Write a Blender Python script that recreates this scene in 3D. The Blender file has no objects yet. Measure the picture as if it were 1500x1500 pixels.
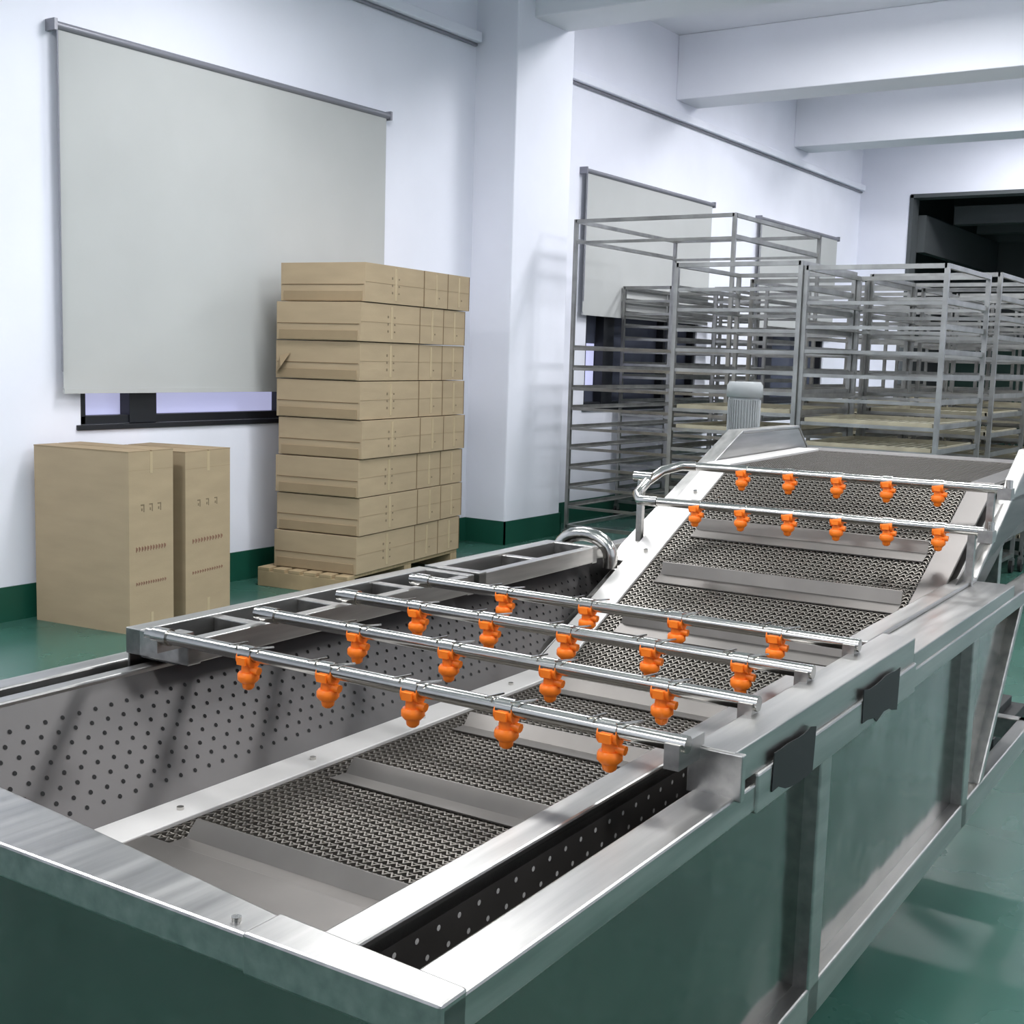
import bpy, math, random
from mathutils import Vector, Matrix
random.seed(4)
rad=math.radians
scene=bpy.context.scene
scene.view_settings.view_transform='Standard'
COL=scene.collection

# ---------------------------------------------------------------- materials
def s2l(c):
    return tuple(((v/255)/12.92 if v/255<=0.04045 else (((v/255)+0.055)/1.055)**2.4) for v in c)
def mat(name,rgb,rough=0.6,metal=0.0,noise=0.0,nscale=6.0,bump=0.0,bscale=80.0,stretch=(1,1,1),spec=0.5,rvar=0.0,bdist=.004):
    m=bpy.data.materials.new(name); m.use_nodes=True
    nt=m.node_tree; b=nt.nodes['Principled BSDF']
    c=s2l(rgb)
    b.inputs['Base Color'].default_value=(*c,1); b.inputs['Roughness'].default_value=rough
    b.inputs['Metallic'].default_value=metal; b.inputs['Specular IOR Level'].default_value=spec
    tc=nt.nodes.new('ShaderNodeTexCoord'); mp=nt.nodes.new('ShaderNodeMapping')
    mp.inputs['Scale'].default_value=stretch
    nt.links.new(tc.outputs['Object'],mp.inputs['Vector'])
    if noise or rvar:
        n=nt.nodes.new('ShaderNodeTexNoise'); n.inputs['Scale'].default_value=nscale; n.inputs['Detail'].default_value=5
        nt.links.new(mp.outputs['Vector'],n.inputs['Vector'])
    if noise:
        r=nt.nodes.new('ShaderNodeValToRGB')
        r.color_ramp.elements[0].position=0.3; r.color_ramp.elements[1].position=0.7
        r.color_ramp.elements[0].color=(*[v*(1-noise) for v in c],1)
        r.color_ramp.elements[1].color=(*[min(1,v*(1+noise)) for v in c],1)
        nt.links.new(n.outputs['Fac'],r.inputs['Fac']); nt.links.new(r.outputs['Color'],b.inputs['Base Color'])
    if rvar:
        mr=nt.nodes.new('ShaderNodeMapRange'); mr.inputs['To Min'].default_value=max(0.03,rough-rvar); mr.inputs['To Max'].default_value=rough+rvar
        nt.links.new(n.outputs['Fac'],mr.inputs['Value']); nt.links.new(mr.outputs['Result'],b.inputs['Roughness'])
    if bump:
        n2=nt.nodes.new('ShaderNodeTexNoise'); n2.inputs['Scale'].default_value=bscale; n2.inputs['Detail'].default_value=3
        nt.links.new(mp.outputs['Vector'],n2.inputs['Vector'])
        bp=nt.nodes.new('ShaderNodeBump'); bp.inputs['Strength'].default_value=bump; bp.inputs['Distance'].default_value=bdist
        nt.links.new(n2.outputs['Fac'],bp.inputs['Height']); nt.links.new(bp.outputs['Normal'],b.inputs['Normal'])
    return m
M_wall=mat('painted_plaster_wall',(230,231,241),.75,noise=.03,nscale=1.5,bump=.12,bscale=30)
M_ceil=mat('ceiling_paint',(234,235,242),.8,noise=.03,nscale=1.2)
M_floor=mat('green_epoxy_floor',(54,94,83),.27,noise=.1,nscale=1.4,rvar=.06)
M_base=mat('dark_green_baseboard_paint',(22,78,62),.4)
M_blind=mat('grey_roller_blind_fabric',(178,179,178),.85,noise=.03,nscale=2,bump=.05,bscale=200)
M_tube=mat('blind_tube_grey',(132,132,140),.4,metal=.3)
M_frame=mat('window_frame_black',(24,26,32),.4)
def glass(name,rgb,e):
    g=mat(name,rgb,.15); b=g.node_tree.nodes['Principled BSDF']
    b.inputs['Emission Color'].default_value=(*s2l(rgb),1); b.inputs['Emission Strength'].default_value=e
    return g
M_glass=glass('window_glass_bright',(190,192,228),.65)
M_glass2=glass('window_glass_dark',(70,74,88),.1)
M_card=mat('cardboard',(163,144,116),.8,noise=.07,nscale=3,bump=.1,bscale=60,stretch=(1,1,4))
M_card2=mat('cardboard_edge_flap',(145,126,98),.8,noise=.08,nscale=4)
M_tape=mat('packing_tape',(178,159,128),.35)
M_seam=mat('cardboard_seam',(110,88,62),.9)
M_red=mat('box_print_red',(136,98,80),.8)
M_ink=mat('box_print_grey',(118,102,80),.8)
M_wood=mat('pallet_wood',(158,138,106),.8,noise=.15,nscale=6,stretch=(1,8,1))
M_steel=mat('brushed_stainless_steel',(170,168,165),.34,metal=1,noise=.18,nscale=3,bump=.03,bscale=40,stretch=(14,1,14),rvar=.1)
M_steelp=mat('stainless_panel_mirrorish',(134,132,128),.13,metal=1,noise=.2,nscale=2.0,rvar=.07,bump=.5,bscale=2.2,bdist=.02)
M_white=mat('pale_satin_steel',(206,203,200),.5,metal=.4,noise=.08,nscale=5)
M_dull=mat('dull_steel_sheet',(112,108,105),.42,metal=.85,noise=.1,nscale=4,rvar=.08)
M_perf=mat('perforated_sheet_steel',(90,87,86),.42,metal=.6,noise=.15,nscale=3,rvar=.1)
M_flight=mat('flight_plate_steel',(112,108,104),.42,metal=.8,noise=.14,nscale=5)
M_pipe=mat('polished_steel_tube',(190,188,183),.2,metal=1,rvar=.05,nscale=8)
M_wire=mat('belt_wire_steel',(128,123,116),.4,metal=.8)
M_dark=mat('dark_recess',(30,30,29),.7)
M_pan=mat('belt_underpan',(46,44,42),.6,metal=.3)
M_hole=mat('punched_hole_dark',(18,17,17),.9)
M_orange=mat('orange_plastic_nozzle',(255,130,36),.38,spec=.4)
M_blk=mat('black_rubber_and_reflections',(10,10,11),.6)
M_rack=mat('rack_steel_tube',(156,156,154),.33,metal=.9,noise=.25,nscale=6)
M_tray=mat('rack_tray_tan',(152,146,126),.6,noise=.2,nscale=6)
M_motor=mat('motor_grey_paint',(160,163,164),.45)
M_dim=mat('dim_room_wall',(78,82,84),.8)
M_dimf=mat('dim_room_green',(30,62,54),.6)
M_lamp=mat('added_lamp_diffuser',(255,255,255),.5)
b=M_lamp.node_tree.nodes['Principled BSDF']; b.inputs['Emission Color'].default_value=(1,1,1,1); b.inputs['Emission Strength'].default_value=5

# ---------------------------------------------------------------- mesh builder
class MB:
    def __init__(s): s.v=[];s.f=[];s.mi=[];s.ms=[];s.sm=[]
    def m(s,mt):
        if mt not in s.ms: s.ms.append(mt)
        return s.ms.index(mt)
    def add(s,vs,fs,mt,smooth=False):
        o=len(s.v); s.v+= [tuple(p) for p in vs]; k=s.m(mt)
        for f in fs: s.f.append(tuple(i+o for i in f)); s.mi.append(k); s.sm.append(smooth)
    def box(s,x0,x1,y0,y1,z0,z1,mt):
        vs=[Vector((x,y,z)) for x in(x0,x1) for y in(y0,y1) for z in(z0,z1)]
        s.add(vs,[(0,1,3,2),(4,6,7,5),(0,4,5,1),(2,3,7,6),(0,2,6,4),(1,5,7,3)],mt)
    def bar(s,p0,p1,w,h,mt):
        p0=Vector(p0);p1=Vector(p1);d=(p1-p0).normalized()
        up=Vector((0,0,1)) if abs(d.z)<.95 else Vector((0,1,0))
        r=d.cross(up).normalized()*w/2; u=r.cross(d).normalized()*h/2
        vs=[p+a*r+c*u for p in(p0,p1) for a,c in((-1,-1),(1,-1),(1,1),(-1,1))]
        s.add(vs,[(3,2,1,0),(4,5,6,7),(0,1,5,4),(1,2,6,5),(2,3,7,6),(3,0,4,7)],mt)
    def tube(s,pts,r,mt,n=12,caps=True):
        pts=[Vector(p) for p in pts]; rs=r if isinstance(r,(list,tuple)) else [r]*len(pts)
        vs=[];fs=[]; ref=None
        for i,p in enumerate(pts):
            d=(pts[min(i+1,len(pts)-1)]-pts[max(i-1,0)]).normalized()
            if ref is None:
                ref=Vector((0,0,1)) if abs(d.z)<.9 else Vector((0,1,0))
            a=(ref-d*ref.dot(d)).normalized(); bb=d.cross(a); ref=a
            for k in range(n):
                t=2*math.pi*k/n; vs.append(p+(a*math.cos(t)+bb*math.sin(t))*rs[i])
        for i in range(len(pts)-1):
            for k in range(n):
                fs.append((i*n+k,i*n+(k+1)%n,(i+1)*n+(k+1)%n,(i+1)*n+k))
        s.add(vs,fs,mt,True)
        if caps:
            o=len(pts)-1
            s.add(vs[:n],[tuple(range(n-1,-1,-1))],mt); s.add(vs[o*n:],[tuple(range(n))],mt)
    def prism(s,poly,axis,a0,a1,mt):
        def P(q,a):
            l=list(q); l.insert(axis,a); return tuple(l)
        n=len(poly); vs=[P(q,a0) for q in poly]+[P(q,a1) for q in poly]
        fs=[tuple(range(n)),tuple(range(2*n-1,n-1,-1))]+[(i,i+n,(i+1)%n+n,(i+1)%n) for i in range(n)]
        s.add(vs,fs,mt)
    def quad(s,a,b_,c,d,mt): s.add([a,b_,c,d],[(0,1,2,3)],mt)
    def build(s,name,parent=None,bevel=0,loc=None,rotz=0):
        me=bpy.data.meshes.new(name); me.from_pydata(s.v,[],s.f)
        for mt in s.ms: me.materials.append(mt)
        me.polygons.foreach_set('material_index',s.mi); me.polygons.foreach_set('use_smooth',s.sm); me.update()
        import bmesh
        bm=bmesh.new(); bm.from_mesh(me); bmesh.ops.recalc_face_normals(bm,faces=bm.faces); bm.to_mesh(me); bm.free()
        o=bpy.data.objects.new(name,me); COL.objects.link(o)
        if parent: o.parent=parent
        if loc: o.location=loc
        o.rotation_euler=(0,0,rotz)
        if bevel:
            bv=o.modifiers.new('bevel','BEVEL'); bv.width=bevel; bv.segments=2; bv.limit_method='ANGLE'; bv.angle_limit=rad(40)
        return o
def empty(name,loc=(0,0,0),rotz=0):
    e=bpy.data.objects.new(name,None); COL.objects.link(e); e.location=loc; e.rotation_euler=(0,0,rotz); return e

# ---------------------------------------------------------------- room
XW=-5.95; YE=17.4; XR=3.6; YB=-3.5; ZC=4.75
def simple(name,boxes,mt,bevel=0):
    m=MB()
    for q in boxes: m.box(*q,mt)
    return m.build(name,bevel=bevel)
simple('floor',[(XW-.3,XR+.3,YB-.3,YE+5,-.1,0)],M_floor)
simple('ceiling',[(XW-.3,XR+.3,YB-.3,YE+.3,ZC,ZC+.15)],M_ceil)
WIN=[(4.5,6.95,1.05,3.0),(10.05,12.4,1.05,3.0),(14.0,16.3,1.05,3.0)]
bx=[];y=YB-.3
for (a,b_,z0,z1) in WIN:
    bx.append((XW-.25,XW,y,a,0,ZC)); bx.append((XW-.25,XW,a,b_,0,z0)); bx.append((XW-.25,XW,a,b_,z1,ZC)); y=b_
bx.append((XW-.25,XW,y,YE+.25,0,ZC))
simple('wall_left',bx,M_wall)
simple('wall_right',[(XR,XR+.2,YB-.3,YE+.25,0,ZC)],M_wall)
simple('wall_back',[(XW,XR,YB-.2,YB,0,ZC)],M_wall)
OX0=-5.25; OX1=-.4; OZ=3.84
simple('wall_far',[(XW,OX0,YE,YE+.25,0,ZC),(OX0,OX1,YE,YE+.25,OZ,ZC),(OX1,XR,YE,YE+.25,0,ZC)],M_wall)
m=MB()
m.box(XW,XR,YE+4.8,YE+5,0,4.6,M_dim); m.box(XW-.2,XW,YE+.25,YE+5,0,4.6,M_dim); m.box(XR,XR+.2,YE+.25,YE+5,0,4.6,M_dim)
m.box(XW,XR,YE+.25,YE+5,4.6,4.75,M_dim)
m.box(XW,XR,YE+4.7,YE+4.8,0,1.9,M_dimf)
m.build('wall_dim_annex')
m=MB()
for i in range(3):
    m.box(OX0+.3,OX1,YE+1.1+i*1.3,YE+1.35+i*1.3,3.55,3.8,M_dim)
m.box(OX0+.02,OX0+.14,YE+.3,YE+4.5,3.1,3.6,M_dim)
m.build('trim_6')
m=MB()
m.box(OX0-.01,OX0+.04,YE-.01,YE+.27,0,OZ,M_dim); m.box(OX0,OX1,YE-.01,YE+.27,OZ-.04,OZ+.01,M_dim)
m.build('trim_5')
m=MB()
m.box(XW,XW+.07,YB,8.2,3.92,4.0,M_wall); m.box(XW,XW+.07,9.05,YE,3.92,4.0,M_wall)
m.box(XW,XW+.03,YB,8.2,3.895,3.92,M_tube); m.box(XW,XW+.03,9.05,YE,3.895,3.92,M_tube)
m.build('trim_1',bevel=.01)
simple('wall_column',[(XW-.02,-5.56,8.22,9.05,0,ZC)],M_wall,.012)
for i,(y0,zb) in enumerate(((8.45,4.13),(11.67,4.12),(14.87,4.14))):
    m=MB(); m.box(XW,XR,y0,y0+.5,zb,ZC,M_ceil); m.build('trim_%d'%(i+2),bevel=.01)
m=MB()
m.box(XW,XW+.012,YB,8.22,0,.19,M_base); m.box(XW,XW+.012,9.05,YE,0,.19,M_base)
m.box(XW,-5.548,8.208,8.22,0,.19,M_base); m.box(-5.56,-5.548,8.208,9.062,0,.19,M_base); m.box(XW,-5.548,9.05,9.062,0,.19,M_base)
m.build('baseboard_left')
simple('baseboard_far',[(XW,OX0,YE-.012,YE,0,.19),(OX1,XR,YE-.012,YE,0,.19)],M_base)
simple('baseboard_right',[(XR-.012,XR,YB,YE,0,.19)],M_base)
for i,(a,b_,z0,z1) in enumerate(WIN):
    m=MB(); x0=XW-.1;x1=XW-.02
    m.box(x0,x1,a,b_,z0,z0+.05,M_frame); m.box(x0,x1,a,b_,z1-.05,z1,M_frame)
    m.box(x0,x1,a,a+.05,z0,z1,M_frame); m.box(x0,x1,b_-.05,b_,z0,z1,M_frame)
    mm=a+.45; m.box(x0,x1+.01,mm-.1,mm+.1,z0,z1,M_frame)
    m.box(x0,x1,a+1.6,a+1.66,z0,z1,M_frame)
    m.box(x0-.02,x0-.01,a,b_,z0,z1,M_glass if i==0 else M_glass2)
    if i: m.box(x0-.008,x0-.004,a+.1,a+.34,z0+.2,z0+.6,M_glass)
    m.box(XW-.02,XW+.015,a-.03,b_+.03,z0-.03,z0,M_frame)
    m.build('window_%d'%(i+1),bevel=.004)
for i,(a,b_,zb) in enumerate(((4.32,7.1,1.25),(9.85,12.55,1.92),(13.82,16.45,1.9))):
    m=MB(); x=XW+.055
    m.box(x-.002,x+.002,a+.03,b_-.03,zb,3.17,M_blind)
    m.tube([(x,a,3.18),(x,b_,3.18)],.022,M_tube,14)
    m.box(x-.008,x+.008,a+.03,b_-.03,zb-.02,zb+.008,M_blind)
    for yy in(a,b_): m.box(XW,x+.025,yy-.010,yy+.010,3.15,3.21,M_tube)
    m.tube([(x+.02,a+.01,3.15),(x+.02,a+.01,zb+.1)],.005,M_tube,6)
    m.build('roller_blind')

# ---------------------------------------------------------------- boxes
def tall_box(fx,fy,ang,w,l,h):
    m=MB()
    m.box(-w,0,0,l,0,h,M_card)
    e=.0012
    m.box(-w,0.0,l*.5-.004,l*.5+.004,h,h+e,M_seam)
    m.box(-w,0,-.002,l*.48,h,h+.006,M_card2); m.box(-w,0,l*.52,l+.002,h,h+.006,M_card2)
    for (z,n,mt,hh) in ((.458,11,M_red,.016),(.268,13,M_red,.011)):
        for k in range(n):
            y0=l*(.15+k*.7/n); m.box(0,e,y0,y0+l*.4/n,h*z,h*(z+hh),mt); m.box(0,e,y0,y0+l*.15/n,h*(z-hh*.5),h*(z+hh*1.3),mt)
    for k in range(3):
        y0=l*(.26+k*.19)
        m.box(0,e,y0,y0+.026,h*.705,h*.712,M_ink); m.box(0,e,y0+.020,y0+.026,h*.668,h*.71,M_ink)
        m.box(0,e,y0+.004,y0+.012,h*.675,h*.69,M_ink)
    m.box(0,e,l*.47,l*.53,h*.88,h,M_tape); m.box(0,e,l*.47,l*.53,0,h*.1,M_tape)
    m.box(0,e*.5,0,l,h*.9,h*.902,M_card2)
    return m.build('cardboard_box',loc=(fx,fy,0),rotz=ang,bevel=.004)
tall_box(-5.20,4.22,rad(7),.675,.33,.955)
tall_box(-5.27,4.66,rad(12),.56,.42,.93)
st=empty('cardboard_box_stack',(-5.05,5.85,0),rad(8))
H=.241
for L in range(8):
    m=MB(); z0=.125+L*H
    ox=random.uniform(-.012,.010); oy=random.uniform(-.010,.010)
    if L>=7: oy+=.02; ox+=.012
    cuts=[0,.72,1.04,1.35]
    for k in range(3):
        a=cuts[k]+.002+oy; b_=cuts[k+1]-.002+oy; jx=random.uniform(-.004,.004)+ox
        m.box(-.625+jx,jx,a,b_,z0,z0+H-.006,M_card)
        e=.0015
        m.box(jx,jx+e,a,b_,z0+H*.5-.001,z0+H*.5+.001,M_card2)
        c=(a+b_)/2
        m.box(jx,jx+e,c-.012,c+.012,z0+.02,z0+H-.02,M_tape)
        for r in range(3 if k==0 else 1):
            m.box(jx,jx+e,c+.03,c+.045,z0+.06+r*.045,z0+.07+r*.045,M_ink)
            if k==0: m.box(jx,jx+e,c-.05,c-.035,z0+.06+r*.045,z0+.075+r*.045,M_ink)
        m.box(jx,jx+e,b_-.008,b_,z0,z0+H-.006,M_seam)
    m.box(-.615+ox,ox-.01,oy-.001,oy+.003,z0+H*.42,z0+H*.435,M_seam)
    m.box(-.6+ox,-.02+ox,oy-.004,oy+.003,z0+.004,z0+H*.26,M_card2)
    m.build('layer_%d'%(L+1),st,bevel=.006)
m=MB(); m.add([(-.60,-.003,1.47),(-.52,-.003,1.49),(-.56,-.05,1.40),(-.62,-.02,1.36)],[(0,1,2,3)],M_card2); m.build('torn_flap',st)
m=MB()
for k in range(6): m.box(-.70+k*.118,-.61+k*.118,-.09,1.33,.1,.122,M_wood)
for yy in(-.09,.6,1.24): m.box(-.70,-.02,yy,yy+.09,.0,.1,M_wood)
m.build('pallet',st,bevel=.003)

# ---------------------------------------------------------------- drying racks
def rack_mesh(w,d,h,tiers,trays=()):
    m=MB(); p=.028
    for x in(0,w):
        for y in(0,d):
            m.box(x-p/2,x+p/2,y-p/2,y+p/2,.1,h,M_rack)
            m.tube([(x-.012,y,.05),(x+.012,y,.05)],.05,M_blk,14); m.box(x-.02,x+.02,y-.02,y+.02,.06,.11,M_rack)
    for z in(h-p/2,.14):
        for y in(0,d): m.box(0,w,y-p/2,y+p/2,z-p/2,z+p/2,M_rack)
        for x in(0,w): m.box(x-p/2,x+p/2,0,d,z-p/2,z+p/2,M_rack)
    for i,z in enumerate(tiers):
        for x in(.018,w-.018): m.box(x-.016,x+.016,0,d,z-.003,z+.003,M_rack); m.box(x-.018 if x<.1 else x+.014,x-.014 if x<.1 else x+.018,0,d,z,z+.03,M_rack)
        for y in(0,d): m.box(0,w,y-.008,y+.008,z-.011,z+.011,M_rack)
        if i in trays:
            for y in(.02,d-.03): m.box(.03,w-.03,y,y+.01,z+.004,z+.035,M_tray)
            for x in(.03,w-.04): m.box(x,x+.01,.02,d-.02,z+.004,z+.035,M_tray)
            for k in range(12):
                x=.07+k*(w-.14)/11.; m.box(x-.016,x+.016,.02,d-.02,z+.004,z+.010,M_tray)
    return m
T1=[.26+.132*i for i in range(14)]
T2=[.24+.15*i for i in range(12)]
base=rack_mesh(.86,1.0,2.15,T1,trays=(1,2,4,6,7)).build('drying_rack',loc=(-3.80,7.58,0))
base2=rack_mesh(.86,1.0,2.12,T2,trays=(0,1,3,4,5,6)).build('drying_rack',loc=(-2.91,7.60,0))
def inst(src,x,y,r=0):
    o=bpy.data.objects.new('drying_rack',src.data); COL.objects.link(o); o.location=(x,y,0); o.rotation_euler=(0,0,r)
for (s,x,y) in ((base2,-3.76,8.74),(base,-2.88,8.78),(base,-3.78,9.95),(base2,-2.84,9.9),(base2,-3.8,11.1),(base,-2.9,11.15),(base,-3.74,12.3),(base2,-2.82,12.3),
                (base,-1.93,10.9),(base2,-1.93,12.1),(base,-1.0,12.6),(base2,-1.9,13.4)):
    inst(s,x,y)
rack_mesh(1.36,1.75,2.6,[.3+.16*i for i in range(9)]+[2.42]).build('drying_rack',loc=(-5.26,8.68,0))
base3=rack_mesh(.5,.95,2.2,[.26+.12*i for i in range(16)]).build('drying_rack',loc=(-5.86,10.6,0))
inst(base3,-5.86,11.7)
inst(base3,-5.0,10.8)

# ---------------------------------------------------------------- washing machine
mach=empty('vegetable_washing_machine',(0,0,0),rad(1.26))
XO=-.68; XI=-.75; LO=-2.10; LI=-2.045
Y0=.965; YR=4.3; ZR=.85
BXL=-1.96; BXR=-.862
m=MB()
m.box(XI,XO,Y0,YR,ZR-.045,ZR,M_steel)
m.box(LO,LI,Y0,YR,ZR-.045,ZR,M_steel)
m.prism([(LO,Y0),(-.93,Y0),(-.93,1.022),(-1.45,1.085),(LO,1.15)],2,ZR-.045,ZR+.001,M_steel)
m.prism([(-.955,Y0-.002),(XO,Y0-.002),(XO,1.01),(-.955,1.026)],2,ZR-.047,ZR+.004,M_steel)
m.tube([(-.985,.985,ZR),(-.985,.985,ZR+.006)],.006,M_pipe,10)
m.box(BXL-.035,BXL,1.08,3.7,ZR-.03,ZR,M_steel)
m.box(BXR-.055,BXR,1.015,2.7,ZR-.05,ZR-.02,M_steel)
m.build('tank_rim',mach,bevel=.004)
m=MB()
m.prism([(Y0+.02,.36),(3.5,.36),(3.92,.81),(Y0+.02,.81)],0,XO-.035,XO-.03,M_steelp)
m.prism([(Y0+.02,.36),(3.5,.36),(3.92,.81),(Y0+.02,.81)],0,LO+.03,LO+.035,M_steelp)
m.box(LO+.03,XO-.03,Y0+.015,Y0+.02,.30,.81,M_steelp)
m.quad((LO+.03,3.5,.36),(XO-.03,3.5,.36),(XO-.03,3.92,.81),(LO+.03,3.92,.81),M_steelp)
m.box(LO+.03,XO-.03,Y0+.02,3.5,.355,.36,M_dull)
m.build('tank_hull',mach)
m=MB()
for x in(XO-.045,LO):
    m.box(x,x+.045,Y0,YR,.30,.37,M_steel)
    for y in(Y0,2.12,3.3):
        m.box(x,x+.045,y,y+.06,.3,.81,M_steel)
    m.prism([(3.5,.37),(3.54,.37),(3.96,.81),(3.92,.81)],0,x,x+.045,M_steel)
for x in(-1.0,-1.9):
    for y in(1.3,2.4,3.4):
        m.box(x,x+.05,y,y+.05,.04,.355,M_steel); m.tube([(x+.025,y+.025,0),(x+.025,y+.025,.04)],[.045,.03],M_blk,14)
m.box(LO,XO,Y0,Y0+.045,.26,.33,M_steel); m.box(LO,XO,YR-.05,YR,.3,.37,M_steel)
m.box(XO-.03,XO+.004,1.80,2.72,.80,.866,M_steel)
m.build('support_frame',mach,bevel=.004)
XS=-1.815
m=MB()
m.quad((BXL,1.08,ZR-.01),(BXL,3.7,ZR-.01),(XS,3.7,.60),(XS,1.08,.60),M_perf)
m.box(BXR-.006,BXR,1.02,3.7,.45,ZR-.03,M_dull)
def xw(z): return BXL+(XS-BXL)*(ZR-.01-z)/(ZR-.01-.60)
for r in range(8):
    z=.65+r*.0215
    pt=.038
    n=int((3.6-1.1)/pt)
    for k in range(n):
        y=1.12+k*pt+(pt/2 if r%2 else 0)
        vs=[(xw(z+.0040*math.sin(t*math.pi/4))+.0012,y+.0046*math.cos(t*math.pi/4),z+.0040*math.sin(t*math.pi/4)) for t in range(8)]
        m.add(vs,[tuple(range(8))],M_hole)
for r in range(3):
    for k in range(58):
        y=1.12+k*.045+(.022 if r%2 else 0); z=.73+r*.03
        if y>2.7: continue
        vs=[(BXR+.001,y+.004*math.cos(t*math.pi/4),z+.004*math.sin(t*math.pi/4)) for t in range(8)]
        m.add(vs,[tuple(range(8))],M_white)
m.build('perforated_side_panels',mach)
PTH=[(1.05,.60),(2.98,.60),(4.16,1.13),(5.1,1.14)]
seg=[]; acc=0
for i in range(3):
    a=Vector(PTH[i]);c=Vector(PTH[i+1]); L=(c-a).length; seg.append((acc,L,a,(c-a)/L)); acc+=L
TOT=acc
def path(s):
    for (a0,L,a,d) in seg:
        if s<=a0+L or a0==seg[-1][0]:
            p=a+d*(s-a0); return p,d
BL,BR=-1.73,-.905
CX=-1.83; CR=-.83
m=MB()
for i in range(3):
    (y0,z0),(y1,z1)=PTH[i],PTH[i+1]
    m.prism([(y0,z0+.006),(y1,z1+.006),(y1,z1+.016),(y0,z0+.016)],0,CX+.01,BL,M_white)
    m.prism([(y0,z0+.006),(y1,z1+.006),(y1,z1+.016),(y0,z0+.016)],0,BR,CR if i else BXR-.008,M_dull)
    m.prism([(y0,z0-.03),(y1,z1-.03),(y1,z1-.035),(y0,z0-.035)],0,BL-.02,BR+.02,M_pan)
m.box(BL,BR,1.05,1.50,.60,.613,M_flight)
for y in(1.3,1.62,2.0,2.4,2.8):
    m.tube([(-1.77,y,.616),(-1.77,y,.622)],.007,M_pipe,10)
for s in(2.2,2.6,3.0):
    p,d=path(s); m.tube([(-1.77,p.x,p.y+.012),(-1.77,p.x-.003,p.y+.024)],.007,M_pipe,10)
m.build('belt_side_strips',mach,bevel=.002)
m=MB()
left=[(2.95,.60),(2.98,.58),(4.16,1.08),(5.25,1.05),(5.30,1.10),(5.12,1.235),(4.5,1.235),(3.62,.875),(3.2,.70)]
m.prism(left,0,CX-.025,CX,M_steel)
right=[(2.72,.60),(2.98,.58),(4.16,1.08),(5.25,1.05),(5.28,1.10),(5.2,1.225),(4.52,1.225),(3.78,.89),(2.72,.89)]
m.prism(right,0,CR,CR+.025,M_steel)
def flange(pts,x0,x1):
    for a,c in zip(pts[:-1],pts[1:]):
        m.prism([(a[0],a[1]),(c[0],c[1]),(c[0],c[1]+.012),(a[0],a[1]+.012)],0,x0,x1,M_steel)
flange([(3.55,.847),(4.5,1.235),(5.12,1.235),(5.30,1.10)],CX-.06,CX+.003)
flange([(2.72,.885),(3.78,.885),(4.52,1.225),(5.2,1.225),(5.28,1.10)],CR-.005,CR+.045)
m.prism([(3.4,.75),(4.16,1.07),(5.25,1.05),(5.25,.95),(4.3,.95),(3.6,.70)],0,CX-.02,CR+.02,M_dull)
m.box(CX,CR,5.1,5.28,1.12,1.15,M_dull)
m.quad((-2.0,3.7,.86),(CX,3.7,.90),(CX,3.7,.55),(-2.0,3.7,.55),M_dull)
for x in(-1.85,-1.05):
    m.box(x,x+.05,5.2,5.25,.04,1.05,M_steel)
    m.bar((x+.025,5.225,.9),(x+.025,4.3,.4),.04,.04,M_steel)
    m.box(x-.04,x+.10,5.1,5.75,.0,.05,M_blk); m.box(x,x+.05,5.2,5.7,.05,.09,M_blk)
m.build('ramp_housing',mach,bevel=.003)
m=MB(); pitch=.0195; zz=.0195; hw=.0013; hh=.0033; S0=.47
nrow=int((TOT-S0)/pitch); nz=int((BR-BL)/(zz/2))
V=[];Fc=[]
for r in range(nrow):
    s0=S0+r*pitch
    base_i=len(V)
    for k in range(nz+1):
        x=BL+k*zz/2; ss=s0+(.0072 if (k+0)%2 else -.0072)
        p,d=path(ss)
        nrm=Vector((-d.y,d.x))
        for (ds,dn) in((-hw,-hh),(hw,-hh),(hw,hh),(-hw,hh)):
            q=p+d*ds*2+nrm*(dn+.004)
            V.append((x,q.x,q.y))
    for k in range(nz):
        a=base_i+k*4
        for j in range(4):
            Fc.append((a+j,a+(j+1)%4,a+4+(j+1)%4,a+4+j))
m.add(V,Fc,M_wire)
for r in range(0,nrow):
    p,d=path(S0+(r+.5)*pitch); m.tube([(BL,p.x,p.y+.003),(BR,p.x,p.y+.003)],.0022,M_wire,5,False)
m.build('mesh_belt',mach)
m=MB()
for s in [.49,.94,1.38,1.82,2.22,2.50,2.78]:
    p,d=path(s); n=Vector((-d.y,d.x))
    a=p+n*.006; b1=p+n*.036+d*.028
    xs=(BL+.06,BR-.02)
    m.prism([(a.x,a.y),(a.x+d.x*.004,a.y+d.y*.004),(b1.x+d.x*.004,b1.y+d.y*.004),(b1.x,b1.y)],0,xs[0],xs[1],M_flight)
    a2=p-d*.05+n*.009
    m.prism([(a2.x,a2.y),(a.x,a.y),(a.x,a.y+.003),(a2.x,a2.y+.003)],0,xs[0],xs[1],M_flight)
m.build('belt_flights',mach)
ZF=.92
m=MB()
m.box(-.755,-.683,1.72,2.72,.865,ZF,M_steel)
m.box(-.76,-.67,1.715,1.73,.845,ZF-.002,M_steel)
for (a,c) in((1.72,2.735),(2.76,3.42)):
    m.box(-2.04,-1.995,a,c,.865,ZF,M_steel); m.box(-1.885,-1.855,a,c,.868,ZF-.004,M_steel)
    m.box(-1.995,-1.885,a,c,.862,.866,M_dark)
    m.box(-2.04,-1.855,a,a+.035,.865,ZF-.001,M_steel); m.box(-2.04,-1.855,c-.03,c,.865,ZF-.001,M_steel)
    m.box(-2.035,-2.03,a,c,.80,.9,M_steel)
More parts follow.
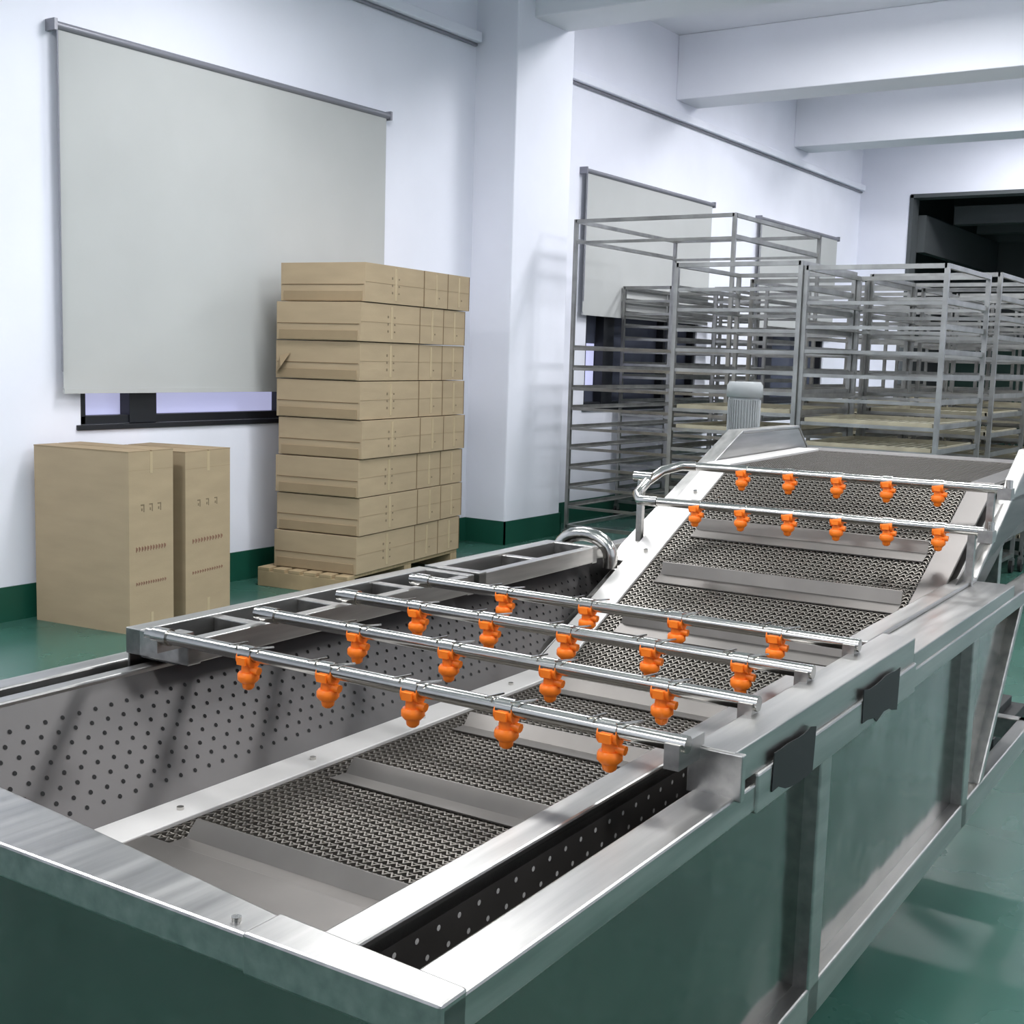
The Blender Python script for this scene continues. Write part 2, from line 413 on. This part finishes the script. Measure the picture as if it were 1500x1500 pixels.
for y in(1.94,2.21,2.49,3.1): m.box(-1.995,-1.885,y-.016,y+.016,.87,ZF-.006,M_steel)
m.box(-1.93,-1.89,3.42,3.7,.865,.9,M_steel)
m.box(-.79,-.683,2.72,3.8,.85,.885,M_steel)
m.build('spray_frame',mach,bevel=.003)
def nozzle(mn,x,y,z):
    mn.tube([(x-.017,y,z),(x+.017,y,z)],.0165,M_orange,14)
    mn.box(x-.010,x+.010,y-.021,y+.021,z-.010,z+.004,M_orange)
    mn.tube([(x,y,z-.012),(x,y,z-.030)],[.013,.014],M_orange,12)
    mn.tube([(x,y,z-.026),(x,y,z-.030),(x,y,z-.040),(x,y,z-.046)],[.018,.0205,.0205,.015],M_orange,14)
    mn.tube([(x,y,z-.046),(x,y,z-.056),(x,y,z-.060)],[.0125,.011,.006],M_orange,12)
    mn.tube([(x+.01,y,z-.02),(x+.027,y,z-.022)],.008,M_orange,8)
mp_=MB(); mn=MB()
rows=[(1.66,[-.865,-1.055,-1.245,-1.435,-1.63]),(1.94,[-.912,-1.14,-1.37,-1.60]),(2.21,[-.876,-1.07,-1.263,-1.457,-1.65]),(2.49,[-.914,-1.143,-1.37,-1.60])]
for i,(y,xs) in enumerate(rows):
    z=.937
    xl=-1.90 if i==0 else -1.88
    mp_.tube([(xl,y,z),(-.735,y,z)],.0135,M_pipe,16)
    mp_.tube([(xl+.02,y,z),(xl+.06,y,z)],.017,M_pipe,16)
    mp_.box(-.765,-.74,y-.02,max(y+.02,1.73),.90,z+.002,M_steel)
    if i==0: mp_.box(xl,xl+.04,y-.015,1.74,.905,z-.005,M_steel)
    for x in xs:
        nozzle(mn,x,y,z-.008)
        mp_.tube([(x-.014,y,z),(x+.016,y,z)],.0160,M_pipe,14)
        mp_.bar((x+.02,y-.02,z+.016),(x+.045,y+.02,z+.016),.003,.003,M_pipe)
        mp_.bar((x-.03,y-.02,z+.016),(x-.02,y+.02,z+.016),.003,.003,M_pipe)
def lerp(a,b_,t): return tuple(a[i]+(b_[i]-a[i])*t for i in range(3))
U1=((-1.71,3.815,1.157),(-.77,3.965,1.145)); U2=((-1.72,3.555,1.06),(-.76,3.695,1.045))
for (A,B),xs,k_ in ((U1,[-1.62,-1.4625,-1.305,-1.1475,-.99],.96),(U2,[-1.68,-1.529,-1.378,-1.227,-1.075,-.924],.95)):
    mp_.tube([A,B],.0135,M_pipe,16)
    for x in xs:
        x=x*k_
        t=(x-A[0])/(B[0]-A[0]); q=lerp(A,B,t); nozzle(mn,q[0],q[1],q[2]-.008)
        mp_.tube([(x-.014,q[1],q[2]),(x+.016,q[1]+.003,q[2])],.016,M_pipe,14)
mp_.tube([U1[0],(-1.755,3.80,1.157),(-1.80,3.745,1.14),(-1.82,3.675,1.105),(-1.815,3.60,1.072),(-1.78,3.553,1.06),U2[0]],.016,M_pipe,14)
mp_.tube([(-1.87,3.69,1.12),(-1.805,3.69,1.12)],.018,M_pipe,14)
mp_.box(-1.85,-1.83,3.67,3.69,.89,1.11,M_steel)
for q in(U1[1],U2[1]):
    mp_.box(q[0]-.01,q[0]+.03,q[1]-.02,q[1]+.03,q[2]-.03,q[2]+.005,M_steel)
    mp_.box(q[0]-.04,q[0]-.02,q[1]-.008,q[1]+.012,q[2]-.16,q[2]-.01,M_steel)
    mp_.tube([(q[0]+.02,q[1],q[2]-.03),(q[0]+.02,q[1],q[2]+.03)],.010,M_pipe,10)
mp_.build('spray_pipes',mach); mn.build('spray_nozzles',mach)
m=MB()
pts=[(-2.04+.095*(1-math.cos(t)),3.50,.875+.065*math.sin(t)) for t in [math.pi*i/12 for i in range(13)]]
pts=[(pts[0][0],3.50,.84)]+pts+[(pts[-1][0],3.50,.84)]
m.tube(pts,.024,M_pipe,16)
m.tube([(-2.04,3.5,.855),(-2.04,3.5,.87)],.034,M_pipe,16)
pts=[(-2.16,1.95+.1*(1-math.cos(t)),.80+.07*math.sin(t)) for t in [math.pi*i/10 for i in range(11)]]
m.tube(pts,.012,M_pipe,10)
m.build('overflow_elbow',mach)
m=MB(); cx,cy=-2.02,4.97
m.tube([(cx,cy,1.12),(cx,cy,1.19)],.06,M_motor,24)
m.tube([(cx,cy,1.19),(cx,cy,1.36)],.064,M_motor,24)
for k in range(36):
    t=2*math.pi*k/36; dx,dy=math.cos(t),math.sin(t)
    m.bar((cx+dx*.066,cy+dy*.066,1.2),(cx+dx*.066,cy+dy*.066,1.35),.003,.009,M_motor)
m.tube([(cx,cy,1.36),(cx,cy,1.362),(cx,cy,1.41),(cx,cy,1.425)],[.066,.075,.075,.066],M_motor,28)
m.box(cx-.08,cx+.08,cy-.07,cy+.07,.98,1.12,M_motor)
m.tube([(cx,cy,1.05),(CX-.02,cy,1.05)],.04,M_motor,16)
m.build('drive_motor',mach)
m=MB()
def patch(y0,y1,z0,z1):  # black shapes painting the dark reflections below the right rim
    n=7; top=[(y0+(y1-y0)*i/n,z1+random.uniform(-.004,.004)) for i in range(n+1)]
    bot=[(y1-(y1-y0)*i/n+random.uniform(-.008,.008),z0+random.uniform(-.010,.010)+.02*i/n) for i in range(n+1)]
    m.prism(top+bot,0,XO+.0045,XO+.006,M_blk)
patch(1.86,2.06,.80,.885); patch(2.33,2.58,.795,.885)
m.build('dark_reflection_patches',mach)

# ---------------------------------------------------------------- added lamps, out of view
for (x,y,z,e_) in ((-4.2,1.5,3.95,1),(-1.2,1.5,3.95,.8),(1.8,1.5,3.95,1),(-4.0,5.2,3.95,.9),(-1.0,5.2,3.95,.9),(2.0,5.2,3.95,1),(-3.2,9.75,4.6,1.5),(.8,9.75,4.6,1.5),(-3.2,13.0,4.6,1.5),(.8,13.0,4.6,1.5),(-3.2,16.0,4.6,.8),(.8,16.0,4.6,.8),(-2.5,-2,3.95,1)):  # unseen fixtures, added to brighten walls, beams and machine
    e=empty('added_ceiling_lamp',(x,y,z))
    m=MB(); m.box(-.8,.8,-.36,.36,.02,.1,M_motor); m.box(-.76,.76,-.33,.33,0.0,.02,M_lamp)
    for sx in(-.5,.5): m.tube([(sx,0,.1),(sx,0,ZC-z)],.008,M_motor,6)
    m.build('housing',e)
    ld=bpy.data.lights.new('added_lamp_light','AREA'); ld.shape='RECTANGLE'; ld.size=1.5; ld.size_y=.65; ld.energy=79*e_; ld.color=(.96,.975,1.0)
    lo=bpy.data.objects.new('light',ld); COL.objects.link(lo); lo.parent=e; lo.location=(0,0,-.02)
w=bpy.data.worlds.new('world'); scene.world=w; w.use_nodes=True
w.node_tree.nodes['Background'].inputs[0].default_value=(.7,.8,1,1); w.node_tree.nodes['Background'].inputs[1].default_value=1.0

# ---------------------------------------------------------------- camera
yaw,pitch,roll=rad(33.74),rad(7.07),rad(1.65)
f=Vector((-math.sin(yaw)*math.cos(pitch),math.cos(yaw)*math.cos(pitch),-math.sin(pitch)))
r=Vector((math.cos(yaw),math.sin(yaw),0)); u=r.cross(f)
r2=r*math.cos(roll)+u*math.sin(roll); u2=-r*math.sin(roll)+u*math.cos(roll)
cd=bpy.data.cameras.new('camera'); cam=bpy.data.objects.new('camera',cd); COL.objects.link(cam)
cam.matrix_world=Matrix(((r2.x,u2.x,-f.x,0),(r2.y,u2.y,-f.y,0),(r2.z,u2.z,-f.z,1.5),(0,0,0,1)))
cd.sensor_width=36; cd.lens=36*1828.2/1500; cd.clip_start=.05
scene.camera=cam
